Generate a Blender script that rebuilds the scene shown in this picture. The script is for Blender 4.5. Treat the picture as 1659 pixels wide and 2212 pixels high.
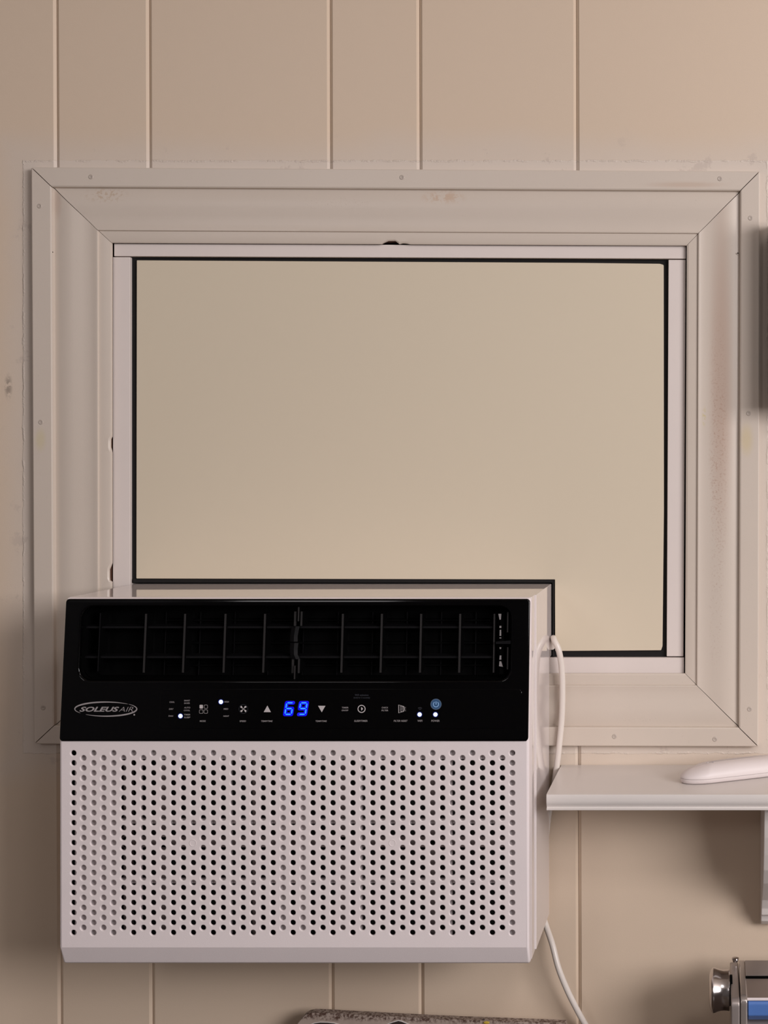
import bpy, bmesh, math, random
from mathutils import Vector, Matrix
random.seed(7)
C = bpy.context.scene.collection
for o in list(bpy.data.objects): bpy.data.objects.remove(o)
# ------------------------------------------------------------------ camera
FPX, DW, VX, VY, ZC = 3040.0, 1.6, 1541.0, 1003.0, 1.6
cd = bpy.data.cameras.new('camera'); cam = bpy.data.objects.new('camera', cd); C.objects.link(cam)
cam.location = (0, -DW, ZC); cam.rotation_euler = (math.pi/2, 0, 0)
cd.sensor_fit = 'HORIZONTAL'; cd.sensor_width = 36; cd.lens = FPX/1659*36
cd.shift_x = (829.5-VX)/1659; cd.shift_y = (VY-1106)/1659; cd.clip_start = .02
bpy.context.scene.camera = cam
# ------------------------------------------------------------------ world and lamps
w = bpy.data.worlds.new('room_air'); bpy.context.scene.world = w; w.use_nodes = True
w.node_tree.nodes['Background'].inputs[0].default_value = (1, .86, .74, 1)
w.node_tree.nodes['Background'].inputs[1].default_value = .02
def area(name, loc, tgt, sx, sy, power, col):
    l = bpy.data.lights.new(name, 'AREA'); l.shape = 'RECTANGLE'; l.size = sx; l.size_y = sy; l.energy = power; l.color = col
    o = bpy.data.objects.new(name, l); C.objects.link(o); o.location = loc
    o.rotation_euler = (Vector(tgt)-Vector(loc)).to_track_quat('-Z', 'Y').to_euler(); return o
area('lit_doorway_light', (2.05, -2.35, 2.12), (-.1, 0, 1.3), 1.5, 1.0, 72, (1, .955, .97))  # unseen broad source at upper right; bare area lamp, no doorway behind it
area('ceiling_lamp_light', (.55, -1.9, 2.66), (.55, -1.9, 0), .40, .40, 9, (1, .955, .96))
area('far_lamp_light', (-1.3, -3.2, 2.45), (-.6, 0, 1.3), .5, .4, 6, (1, .955, .96))  # added fill that lifts the left shadows; no such lamp is known
vs = bpy.context.scene.view_settings
vs.view_transform = 'Standard'; vs.look = 'None'; vs.gamma = 1; vs.exposure = 0.0; vs.use_curve_mapping = False
# ------------------------------------------------------------------ helpers
def W(px, py, Y=0.0):
    D = DW+Y
    return ((px-VX)*D/FPX, ZC-(py-VY)*D/FPX)
def W3(px, py, Y=0.0):
    x, z = W(px, py, Y); return Vector((x, Y, z))
def tag(o, label=None, cat=None, group=None, kind=None):
    if label: o['label'] = label
    if cat: o['category'] = cat
    if group: o['group'] = group
    if kind: o['kind'] = kind
    return o
def empty(name, loc=(0, 0, 0)):
    o = bpy.data.objects.new(name, None); C.objects.link(o); o.location = loc; o.empty_display_size = .05; return o
def link(name, me, mat=None, parent=None, smooth=30):
    o = bpy.data.objects.new(name, me); C.objects.link(o)
    if mat: me.materials.append(mat)
    if smooth:
        me.shade_smooth(); me.set_sharp_from_angle(angle=math.radians(smooth))
    if smooth:
        wn = o.modifiers.new('weighted_normal', 'WEIGHTED_NORMAL'); wn.keep_sharp = True; wn.weight = 100
    if parent:
        o.parent = parent
        p = parent; loc = Vector((0, 0, 0))
        while p: loc += p.location; p = p.parent
        o.location = -loc          # meshes are written in world coordinates
    return o
def fin(name, bm, mat=None, parent=None, smooth=30):
    bmesh.ops.recalc_face_normals(bm, faces=bm.faces[:])
    me = bpy.data.meshes.new(name); bm.to_mesh(me); bm.free(); return link(name, me, mat, parent, smooth)
def mesh(name, V, F, mat=None, parent=None, smooth=30):
    bm = bmesh.new(); vv = [bm.verts.new(v) for v in V]
    for f in F:
        try: bm.faces.new([vv[i] for i in f])
        except ValueError: pass
    return fin(name, bm, mat, parent, smooth)
def box_bm(bm, x0, x1, y0, y1, z0, z1, b=0, seg=2):
    vs_ = [bm.verts.new((x, y, z)) for x in (x0, x1) for y in (y0, y1) for z in (z0, z1)]
    fs = [bm.faces.new([vs_[i] for i in q]) for q in ((0,1,3,2),(4,6,7,5),(0,4,5,1),(2,3,7,6),(0,2,6,4),(1,5,7,3))]
    if b:
        es = list({e for f in fs for e in f.edges})
        bmesh.ops.bevel(bm, geom=es, offset=b, segments=seg, profile=.5, affect='EDGES')
def box(name, x0, x1, y0, y1, z0, z1, mat, parent=None, b=0, seg=2):
    bm = bmesh.new(); box_bm(bm, x0, x1, y0, y1, z0, z1, b, seg); return fin(name, bm, mat, parent)
def prism(name, pts, a0, a1, mat, parent=None, b=0, seg=2, axis='Y'):
    bm = bmesh.new()
    P = (lambda p, a: (p[0], a, p[1])) if axis == 'Y' else (lambda p, a: (a, p[0], p[1]))
    A = [bm.verts.new(P(p, a0)) for p in pts]; B = [bm.verts.new(P(p, a1)) for p in pts]
    bm.faces.new(A); bm.faces.new(B[::-1]); n = len(pts)
    for i in range(n): bm.faces.new((A[i], A[(i+1) % n], B[(i+1) % n], B[i]))
    bmesh.ops.recalc_face_normals(bm, faces=bm.faces[:])
    if b: bmesh.ops.bevel(bm, geom=bm.edges[:], offset=b, segments=seg, profile=.5, affect='EDGES')
    return fin(name, bm, mat, parent)
def lathe(name, prof, c, mat, parent=None, n=40, axis='X', sm=40):
    V = []; F = []
    for (a, r) in prof:
        for k in range(n):
            t = 2*math.pi*k/n; u, v = r*math.cos(t), r*math.sin(t)
            V.append((c[0]+a, c[1]+u, c[2]+v) if axis == 'X' else ((c[0]+u, c[1]+a, c[2]+v) if axis == 'Y' else (c[0]+u, c[1]+v, c[2]+a)))
    m = len(prof)
    for i in range(m-1):
        for k in range(n): F.append((i*n+k, i*n+(k+1) % n, (i+1)*n+(k+1) % n, (i+1)*n+k))
    F.append(tuple(range(n))); F.append(tuple((m-1)*n+k for k in range(n)))
    return mesh(name, V, F, mat, parent, sm)
def catmull(P, n):
    out = []; Q = [P[0]]+P+[P[-1]]
    for i in range(1, len(Q)-2):
        for k in range(n):
            t = k/n; a, b, c, d = Q[i-1], Q[i], Q[i+1], Q[i+2]
            out.append(.5*((2*b)+(c-a)*t+(2*a-5*b+4*c-d)*t*t+(3*b-a-3*c+d)*t**3))
    return out+[P[-1]]
def tube(name, P, r, mat, parent=None, n=16, sub=10):
    P = catmull([Vector(p) for p in P], sub); V = []; F = []
    up = Vector((0, 1, 0)).cross((P[1]-P[0]).normalized()).normalized()
    for i, p in enumerate(P):
        t = (P[min(i+1, len(P)-1)]-P[max(i-1, 0)]).normalized()
        up = (up-t*up.dot(t)).normalized(); s = t.cross(up)
        for k in range(n):
            a = 2*math.pi*k/n; V.append(p+up*r*math.cos(a)+s*r*math.sin(a))
    for i in range(len(P)-1):
        for k in range(n): F.append((i*n+k, i*n+(k+1) % n, (i+1)*n+(k+1) % n, (i+1)*n+k))
    F.append(tuple(range(n))); F.append(tuple((len(P)-1)*n+k for k in range(n)))
    return mesh(name, V, F, mat, parent, 60)
# ------------------------------------------------------------------ materials
class N:
    def __init__(s, name, **k):
        s.m = bpy.data.materials.new(name); s.m.use_nodes = True; s.t = s.m.node_tree
        s.p = s.t.nodes['Principled BSDF']
        for a, v in k.items(): s.p.inputs[a.replace('_', ' ')].default_value = v
    def n(s, ty, **k):
        x = s.t.nodes.new(ty)
        for a, v in k.items(): setattr(x, a, v)
        return x
    def l(s, a, b): s.t.links.new(a, b)
    def math(s, op, a, b=None, c=None, clamp=False):
        x = s.n('ShaderNodeMath', operation=op, use_clamp=clamp)
        for i, v in enumerate((a, b, c)):
            if v is None: continue
            if isinstance(v, (int, float)): x.inputs[i].default_value = v
            else: s.l(v, x.inputs[i])
        return x.outputs[0]
    def pos(s):
        if not hasattr(s, '_p'):
            g = s.n('ShaderNodeNewGeometry'); q = s.n('ShaderNodeSeparateXYZ'); s.l(g.outputs['Position'], q.inputs[0]); s._p = (g.outputs['Position'], q.outputs)
        return s._p
    def noise(s, scale, detail=3, rough=.5, vec=None):
        x = s.n('ShaderNodeTexNoise'); x.inputs['Scale'].default_value = scale; x.inputs['Detail'].default_value = detail; x.inputs['Roughness'].default_value = rough
        s.l(vec or s.pos()[0], x.inputs['Vector']); return x.outputs[0]
    def mix(s, f, a, b):
        x = s.n('ShaderNodeMix', data_type='RGBA')
        if isinstance(f, (int, float)): x.inputs[0].default_value = f
        else: s.l(f, x.inputs[0])
        for i, v in ((6, a), (7, b)):
            if isinstance(v, tuple): x.inputs[i].default_value = (*v, 1)
            else: s.l(v, x.inputs[i])
        return x.outputs[2]
    def ramp(s, v, lo, hi):
        x = s.n('ShaderNodeMapRange', interpolation_type='SMOOTHSTEP', clamp=True)
        s.l(v, x.inputs[0]); x.inputs[1].default_value = lo; x.inputs[2].default_value = hi; return x.outputs[0]
    def blob(s, x, z, rx, rz, scale=0, thr=.5, soft=.4):
        P = s.pos()[1]
        a = s.math('DIVIDE', s.math('SUBTRACT', P[0], x), rx); b = s.math('DIVIDE', s.math('SUBTRACT', P[2], z), rz)
        d = s.math('SQRT', s.math('ADD', s.math('MULTIPLY', a, a), s.math('MULTIPLY', b, b)))
        m = s.math('SUBTRACT', 1, s.ramp(d, 1-soft, 1))
        if scale: m = s.math('MULTIPLY', m, s.ramp(s.noise(scale, 4, .6), thr, thr+.12))
        return m
    def bump(s, h, strength, dist):
        x = s.n('ShaderNodeBump'); x.inputs['Strength'].default_value = strength; x.inputs['Distance'].default_value = dist
        s.l(h, x.inputs['Height'])
        if s.p.inputs['Normal'].is_linked: s.l(s.p.inputs['Normal'].links[0].from_socket, x.inputs['Normal'])
        s.l(x.outputs[0], s.p.inputs['Normal'])
    def col(s, c): s.l(c, s.p.inputs['Base Color'])
def plain(name, col, rough=.5, metal=0, bump=0, bscale=400, **k):
    a = N(name, Base_Color=(*col, 1), Roughness=rough, Metallic=metal, **k)
    v = a.noise(30, 3); a.col(a.mix(a.math('MULTIPLY', v, .08), tuple(col), tuple(c*.55 for c in col)))
    if bump: a.bump(a.noise(bscale, 2), bump, .001)
    return a.m
# casing rectangle on the wall, for the repainted band round it
TRIM_OUT = [(67, 361), (1641, 370), (1638, 1613), (74, 1607)]
TRIM_IN = [(240, 524), (1483.5, 530), (1480, 1455), (240, 1455)]
ox0, oz1 = W(67, 361, -.011); ox1, oz0 = W(1641, 1613, -.011)
def wall_paint():
    a = N('cream_wall_paint', Roughness=.42)
    P = a.pos()[1]; cx, cz = (ox0+ox1)/2, (oz0+oz1)/2
    dx = a.math('SUBTRACT', a.math('ABSOLUTE', a.math('SUBTRACT', P[0], cx)), (ox1-ox0)/2)
    dz = a.math('SUBTRACT', a.math('ABSOLUTE', a.math('SUBTRACT', P[2], cz)), (oz1-oz0)/2)
    lft = a.math('LESS_THAN', P[0], cx)
    dx = a.math('SUBTRACT', dx, a.math('MULTIPLY', lft, .0045))
    d = a.math('MAXIMUM', dx, dz)
    wob = a.math('MULTIPLY', a.math('SUBTRACT', a.noise(60, 4, .7), .5), .005)
    dd = a.math('ADD', d, wob)
    band = a.math('SUBTRACT', 1, a.ramp(dd, .0095, .0105))
    soft = a.math('SUBTRACT', 1, a.ramp(a.math('ADD', d, a.math('MULTIPLY', a.math('SUBTRACT', a.noise(7, 3), .5), .05)), .008, .05))
    base = a.mix(a.noise(3, 3), (.71, .56, .425), (.67, .545, .42))
    c = a.mix(a.math('MULTIPLY', soft, .55), base, (.66, .58, .51))
    c = a.mix(a.math('MULTIPLY', band, .6), c, (.68, .60, .53))
    sc = a.math('MULTIPLY', a.ramp(a.noise(26, 5, .7), .60, .66), soft)
    c = a.mix(a.math('MULTIPLY', sc, .35), c, (.46, .38, .33))
    sm = a.blob(*W(18, 835), .006, .018, 160, .42, .8)
    c = a.mix(a.math('MULTIPLY', sm, .7), c, (.25, .2, .16))
    a.col(c)
    a.bump(a.noise(700, 2), .10, .0006)
    edge = a.math('SUBTRACT', 1, a.ramp(a.math('ABSOLUTE', a.math('SUBTRACT', dd, .0092)), .0002, .0016))
    h = a.math('ADD', a.math('MULTIPLY', band, .5), a.math('MULTIPLY', edge, a.ramp(a.noise(45, 5, .8), .45, .6)))
    a.bump(h, .55, .0009)
    return a.m
def trim_paint(name, blobs):
    a = N(name, Roughness=.36)
    c = a.mix(a.noise(9, 4), (.66, .575, .495), (.63, .545, .465))
    sp = a.ramp(a.noise(520, 2, .6), .70, .76); c = a.mix(a.math('MULTIPLY', sp, .25), c, (.4, .33, .27))
    for (px, py, rx, ry, col, f, sc, thr) in blobs:
        x, z = W(px, py); c = a.mix(a.math('MULTIPLY', a.blob(x, z, rx*DW/FPX, ry*DW/FPX, sc, thr, .8), f), c, col)
    a.col(c); a.bump(a.noise(900, 2), .08, .0005); return a.m
RED = (.50, .34, .26)
M = {}
M['wall'] = wall_paint()
M['trim_r'] = trim_paint('casing_paint_stained', [(1558, 800, 34, 470, RED, .55, 0, 0), (1552, 980, 26, 400, (.42, .25, .18), .5, 420, .52), (1548, 1330, 22, 160, (.42, .27, .2), .35, 420, .56),
                         (1612, 950, 20, 48, (.64, .52, .30), .6, 0, 0), (1521, 900, 6, 28, (.6, .5, .22), .6, 300, .45)])
M['trim_t'] = trim_paint('casing_paint_smudged', [(235, 424, 60, 22, (.50, .36, .24), .6, 260, .48), (960, 428, 60, 20, (.56, .38, .26), .6, 220, .46), (730, 440, 120, 18, (.5, .4, .32), .5, 400, .56),
                         (1480, 403, 110, 9, (.52, .36, .26), .4, 0, 0)])
M['trim_l'] = trim_paint('casing_paint_left', [(97, 950, 16, 34, (.62, .53, .32), .55, 0, 0), (130, 440, 12, 50, RED, .3, 0, 0)])
M['trim_b'] = trim_paint('casing_paint_bottom', [(1380, 1552, 60, 6, (.4, .33, .26), .5, 420, .56)])
M['frame'] = plain('white_vinyl', (.785, .70, .655), .4)
M['board'] = None
a = N('cream_laminate', Roughness=.55, Specular_IOR_Level=.22)
a.col(a.mix(a.noise(2.5, 2), (.71, .62, .48), (.69, .60, .465))); a.bump(a.noise(120, 2), .05, .0008); M['board'] = a.m
M['foam'] = plain('black_foam', (.006, .005, .005), .9)
M['jamb'] = plain('bare_brown_wood', (.07, .025, .012), .7)
M['ac'] = plain('matte_white_plastic', (.84, .755, .75), .48, bump=.12, bscale=1500)
M['ac_gloss'] = plain('glossy_white_plastic', (.79, .715, .70), .035)
M['black'] = N('glossy_black_plastic', Base_Color=(.0012, .0011, .0013, 1), Roughness=.07, IOR=1.27).m
M['black_matte'] = N('matte_black_plastic', Base_Color=(.0016, .0016, .0017, 1), Roughness=.6, IOR=1.12).m
M['vane'] = N('dark_grey_vane_plastic', Base_Color=(.022, .020, .020, 1), Roughness=.4, IOR=1.3).m
M['vane_dim'] = N('black_louvre_plastic', Base_Color=(.0055, .0052, .0060, 1), Roughness=.5, IOR=1.18).m
M['print'] = N('grey_panel_print', Base_Color=(.30, .275, .275, 1), Roughness=.6).m
M['print_dim'] = N('faint_panel_print', Base_Color=(.035, .038, .05, 1), Roughness=.6).m
M['print_br'] = N('bright_panel_print', Base_Color=(.52, .48, .48, 1), Roughness=.6).m
def emis(name, col, s):
    return N(name, Base_Color=(0, 0, 0, 1), Emission_Color=(*col, 1), Emission_Strength=s).m
M['led_core'] = emis('display_segment_cyan', (.03, .45, 1), 1.05)
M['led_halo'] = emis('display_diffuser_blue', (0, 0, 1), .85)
M['led_white'] = emis('indicator_white', (.82, .92, 1), 1.6)
M['led_rim'] = emis('indicator_blue_rim', (.0, .008, .16), 1)
M['pw_blue'] = emis('power_key_backlight', (.016, .055, .13), 1)
M['pw_ring'] = emis('power_key_ring', (.05, .075, .12), 1)
M['pw_sym'] = emis('power_key_symbol', (.20, .32, .52), 1)
M['mesh'] = plain('black_filter_mesh', (.012, .010, .010), .8)
M['rib'] = plain('white_filter_frame', (.78, .70, .70), .5)
M['rib_dim'] = plain('brown_grey_evaporator_fin', (.10, .075, .07), .6)
M['shelf'] = plain('white_shelf_enamel', (.73, .68, .645), .33)
M['remote'] = plain('remote_white_plastic', (.74, .665, .65), .46)
M['remote_d'] = plain('remote_seam', (.45, .39, .38), .5)
M['cord'] = plain('cord_white_vinyl', (.76, .69, .63), .3)
M['chrome'] = plain('polished_chrome', (.62, .58, .57), .17, 1)
M['steel'] = plain('dull_steel', (.40, .35, .33), .34, .55)
M['brownsteel'] = plain('stained_steel', (.36, .29, .25), .42, .5)
M['blue'] = plain('blue_enamel', (.085, .19, .50), .3)
M['nail'] = plain('nail_head_paint', (.50, .43, .37), .4)
M['dark'] = plain('dark_hole', (.03, .02, .015), .8)
M['floorm'] = plain('dark_oak_floor', (.10, .055, .03), .5)
M['room'] = plain('dim_room_paint', (.24, .24, .25), .7)
M['ceil'] = plain('white_ceiling', (.6, .55, .5), .8)
M['counter'] = plain('brown_laminate_counter', (.07, .05, .035), .4)
M['cab'] = plain('white_cabinet_paint', (.55, .5, .45), .5)
M['grey'] = plain('charcoal_plastic', (.03, .03, .035), .5)
a = N('grimy_cream_enamel', Roughness=.5); P = a.pos()[1]
zt = a.math('ADD', P[2], a.math('MULTIPLY', P[0], .026))
top = a.ramp(a.math('ADD', zt, a.math('MULTIPLY', a.math('SUBTRACT', a.noise(90, 4), .5), .006)), .9695, .9745)
gr = a.math('MULTIPLY', a.ramp(a.noise(300, 5, .7), .40, .60), a.math('ADD', a.math('MULTIPLY', top, .9), .06))
body = a.mix(a.noise(60, 4, .6), (.47, .39, .33), (.33, .25, .21))
a.col(a.mix(gr, body, (.07, .03, .018))); M['grime'] = a.m
# ------------------------------------------------------------------ room shell
XL, XR, YB, ZT = -1.7, 3.0, -3.9, 2.8
tag(box('floor', XL-.1, XR+.1, YB-.1, .12, -.05, 0, M['floorm']), kind='structure')
tag(box('ceiling', XL-.1, XR+.1, YB-.1, .12, ZT, ZT+.05, M['ceil']), kind='structure')
tag(box('wall_left', XL-.1, XL, YB-.1, .0, 0, ZT, M['room']), kind='structure')
tag(box('wall_right', XR, XR+.1, YB-.1, .0, 0, ZT, M['room']), kind='structure')
tag(box('wall_front', XL, XR, YB-.1, YB, 0, ZT, M['room']), kind='structure')
oxa, oza = W(236, 521); oxb, ozb = W(1487, 1459)      # rough opening
bm = bmesh.new()
for q in ((XL-.1, oxa, 0, ZT), (oxb, XR+.1, 0, ZT), (oxa, oxb, oza, ZT), (oxa, oxb, 0, ozb)): box_bm(bm, q[0], q[1], .0075, .12, q[2], q[3])
wall = tag(fin('wall_back', bm, M['wall'], None, 0), 'cream painted wall clad in wide grooved boards round the boarded window', kind='structure')
# boards: x of each groove at the top and at the bottom of the picture
G = [(-700, -700), (-480, -474), (-262, -256), (120, 130), (320.5, 328), (711.5, 716), (905, 910), (1244, 1250), (1700, 1705), (1895, 1900), (2290, 2295), (2490, 2495), (2830, 2835), (3280, 3285), (3800, 3805), (4400, 4405), (5000, 5005), (5600, 5605), (6290, 6290)]
def gx(i, z):
    t = (ZC-z)*FPX/DW+VY
    a0, a1 = G[i]; px = a0+(a1-a0)*t/2212
    return (px-VX)*DW/FPX
def board(i, z0, z1, xa=None, xb=None):
    """one board with chamfered long edges; xa / xb replace an edge by a plain cut"""
    c, dp = .0034, .0030; V = []; F = []
    for z in (z0, z1):
        L = gx(i, max(z, -0.0)) if xa is None else xa; R = gx(i+1, z) if xb is None else xb
        cl = c if xa is None else 0; cr = c*.8 if xb is None else 0
        V += [(L+.0002, .007, z), (L+.0002, dp if cl else 0, z), (L+cl+.0003, 0, z), (R-cr-.0003, 0, z), (R-.0002, dp if cr else 0, z), (R-.0002, .007, z)]
    F = [(0,1,2,3,4,5), (11,10,9,8,7,6)]+[(k, (k+1) % 6, 6+(k+1) % 6, 6+k) for k in range(6)]
    return V, F
def board_obj(i, parts):
    V = []; F = []
    for p in parts:
        v, f = board(i, *p); n = len(V); V += v; F += [tuple(k+n for k in q) for q in f]
    bm = bmesh.new(); vv = [bm.verts.new(v) for v in V]
    for f in F: bm.faces.new([vv[k] for k in f])
    bmesh.ops.remove_doubles(bm, verts=bm.verts[:], dist=1e-6)
    fin('board', bm, M['wall'], wall, 0)
zu, zl = W(0, 500)[1], W(0, 1480)[1]
for i in range(len(G)-1):
    if i in (3, 4, 5, 6):
        board_obj(i, [(zu, ZT)]); board_obj(i, [(0, zl)])
        if i == 3: pass
    elif i == 7:
        xc = W(1600, 0)[0]
        board_obj(i, [(zu, ZT), (zl, zu, xc, None), (0, zl)])
    else: board_obj(i, [(0, ZT)])
# strip of board left of the opening that belongs to the split board, behind the casing
# ------------------------------------------------------------------ casing (four mitred mouldings)
PROF = [(0, 0), (0, 10.4), (.012, 11), (.245, 11), (.262, 10.3), (.272, 5.6), (.29, 5.6), (.35, 6.9), (.44, 7.9), (.53, 7.7), (.63, 6.6), (.72, 6.0), (.79, 6.5), (.825, 7.1), (.838, 6.9), (.846, 4.6), (.90, 4.6), (.975, 4.2), (1, 3.2), (1, 0)]
def trim(idx, a, b, mat, chips=(), label=None):
    Oa, Ob, Ia, Ib = (Vector(TRIM_OUT[a]), Vector(TRIM_OUT[b]), Vector(TRIM_IN[a]), Vector(TRIM_IN[b]))
    n = 160; V = []; F = []; m = len(PROF)
    for k in range(n+1):
        t = k/n
        for j, (s, h) in enumerate(PROF):
            yr = -.011+.007*s
            o = Oa.lerp(Ob, t); q = Ia.lerp(Ib, t)
            p = o.lerp(q, s)
            e = 1.15*(1.15-s*.75)      # the mitres have opened a little towards the outside
            dr = (Ob-Oa).normalized()
            p = p+dr*(e*(1-t)-e*t) if k in (0, n) else p
            if s > .9 and chips:
                for (c0, c1, depth) in chips:
                    u = (p.x if idx in (1, 3) else p.y)
                    if c0 < u < c1:
                        ww = min(1, (u-c0)/5, (c1-u)/5)*depth*(s-.9)/.1
                        nrm = (o-q).normalized(); p = p+nrm*ww
            x, z = W(p.x, p.y, yr); V.append((x, -h/1000+.0002, z))
    for k in range(n):
        for j in range(m-1): F.append((k*m+j, k*m+j+1, (k+1)*m+j+1, (k+1)*m+j))
        F.append((k*m+m-1, k*m, (k+1)*m, (k+1)*m+m-1))
    F.append(tuple(range(m))); F.append(tuple(n*m+j for j in range(m)))
    o = mesh('trim_%d' % idx, V, F, mat, None, 22)
    return tag(o, label, kind='structure')
t1 = trim(1, 0, 1, M['trim_t'], ((828, 862, 7), (866, 880, 3)), 'top length of the wide cream moulded window casing')
t2 = trim(2, 1, 2, M['trim_r'], (), 'right length of the window casing with a reddish stain down its cove')
t3 = trim(3, 2, 3, M['trim_b'], (), 'bottom length of the window casing above the white shelf')
t4 = trim(4, 3, 0, M['trim_l'], ((944, 974, 3), (1220, 1256, 6)), 'left length of the window casing with chipped inner edge')
def nail(px, py, par):
    x, z = W(px, py, -.011); r = .0021
    prof = [(.0, r*1.35), (-.00035, r*1.15), (-.0005, r*.98), (-.00038, r*.80), (-.00016, r*.62), (-.00022, r*.1)]
    lathe('nail', prof, (x, -.0108, z), M['nail'], par, 18, 'Y', 60)
for q in ((196, 382), (868, 383), (1555, 386)): nail(*q, t1)
for q in ((1621, 471), (1617, 893), (1619, 1532)): nail(*q, t2)
for q in ((1327, 1591), (1544, 1597)): nail(*q, t3)
for q in ((85, 445), (88, 912), (93, 1529)): nail(*q, t4)
for (px, py, par) in ((114, 545, t4), (1594, 547, t2)):
    x, z = W(px, py, -.008); lathe('nail_hole', [(0, .0009), (-.0004, .0007)], (x, -.0088 if par is t4 else -.0086, z), M['dark'], par, 12, 'Y')
# ------------------------------------------------------------------ window
win = tag(empty('window_1', (*W(860, 1455, .05)[:1], .05, W(0, 1455)[1])), 'boarded window opening with white vinyl frame and cream infill panel above the air conditioner', kind='structure')
ja, jz = W(239, 523); jb, jy = W(1485.5, 1457)
for q in ((oxa, ja, ozb, oza), (jb, oxb, ozb, oza), (ja, jb, jz, oza), (ja, jb, ozb, jy)):
    box('jamb_board', q[0], q[1], .0005, .12, q[2], q[3], M['jamb'], win)
def pxprism(name, pts, y0, y1, mat, parent, b=.0006):
    return prism(name, [W(*p, y0) for p in pts], y0, y1, mat, parent, b)
pxprism('frame_rail', [(246, 526), (1482, 531), (1482, 559), (246, 553.5)], .002, .045, M['frame'], win, .0008)
pxprism('frame_stile', [(243.5, 555), (281, 555), (281, 1457), (243.5, 1457)], .003, .045, M['frame'], win, .0008)
pxprism('frame_stile', [(1444, 561), (1481.5, 561), (1476.5, 1418), (1440, 1418)], .003, .045, M['frame'], win, .0008)
pxprism('frame_rail', [(284, 1420.5), (1478, 1420.5), (1478, 1455), (284, 1455)], .002, .045, M['frame'], win, .0008)
pxprism('infill_panel', [(295, 562), (1250, 567.5), (1425, 569.5), (1433.5, 572), (1434, 1100), (1431, 1396), (1428, 1405), (1199, 1406.5), (1198.5, 1252), (294, 1250)], .005, .012, M['board'], win, .0008)
ZAC = 1.4637; XA, XB = -.6620, -.1864
x0, _ = W(281, 0, .01); x1, _ = W(1444, 0, .01)
bm = bmesh.new()
box_bm(bm, x0, x1, .0085, .03, ZAC+.0006, W(0, 553, .01)[1])
box_bm(bm, XB+.0030, x1, .0085, .03, W(0, 1421, .01)[1], ZAC+.0006)
fin('foam_gasket', bm, M['foam'], win, 0)
box('foam_lip', XA, XB+.003, .0055, .0085, W(0, 1258.5, .006)[1], W(0, 1251, .006)[1], M['foam'], win)
box('foam_lip', XB+.0028, W(1197, 0, .006)[0], .0055, .0085, W(0, 1420, .006)[1], W(0, 1251, .006)[1], M['foam'], win)
box('outer_sheathing', oxa, oxb, .13, .14, ozb, oza, M['foam'], win)
# ------------------------------------------------------------------ air conditioner
ac = tag(empty('air_conditioner', ((XA+XB)/2, -.09, 1.0915)), 'white window air conditioner with black top panel showing 69, saddled over the sill', 'air conditioner')
FB = (-.161-(-.176))/(1.4637-1.3199); FA = -.161-FB*1.4637     # sloping fascia plane  Y = FA + FB*z
def pp(px, py, off=0.0):
    k = (py-VY)/FPX; D = (DW+FA+off+FB*ZC)/(1+FB*k)
    return Vector(((px-VX)*D/FPX, D-DW, ZC-k*D))
def fy(z, off=0.0): return FA+FB*z+off
ZM, ZCH, ZB, YF, YS = 1.3199, 1.1112, 1.0915, -.176, -.1555
# front shell: rounded outer skin, front faces removed for fascia and grille
bm = bmesh.new(); pr = [(-.161, ZAC), (YF, ZM), (YF, ZCH), (-.1672, ZB), (YS, ZB), (YS, ZAC)]
A = [bm.verts.new((XA, *p)) for p in pr]; B = [bm.verts.new((XB, *p)) for p in pr]
bm.faces.new(A); bm.faces.new(B[::-1])
for i in range(6): bm.faces.new((A[i], A[(i+1) % 6], B[(i+1) % 6], B[i]))
bmesh.ops.recalc_face_normals(bm, faces=bm.faces[:])
R_ = .0028
es = [e for e in bm.edges if not all(abs(v.co.z-ZM) < 1e-5 for v in e.verts) and not all(abs(v.co.y-YS) < 1e-5 for v in e.verts) and not all(abs(v.co.z-ZCH) < 1e-5 for v in e.verts)]
bmesh.ops.bevel(bm, geom=es, offset=R_, segments=4, profile=.5, affect='EDGES')
rm = [f for f in bm.faces if f.normal.y < -.97 and f.calc_area() > .05*.2]
low = min(rm, key=lambda f: f.calc_center_median().z) if rm else None
lf = [f for f in rm if abs(f.normal.y+1) < 1e-3][0]
gxs = [v.co.x for v in lf.verts]; gzs = [v.co.z for v in lf.verts]; GX0, GX1, GZ0, GZ1 = min(gxs), max(gxs), min(gzs), max(gzs)
bmesh.ops.delete(bm, geom=[f for f in rm if f.calc_center_median().z > ZCH], context='FACES')
bmesh.ops.delete(bm, geom=[f for f in bm.faces if f.normal.y > .9], context='FACES')
fin('front_shell', bm, M['ac'], ac, 50)
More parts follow.
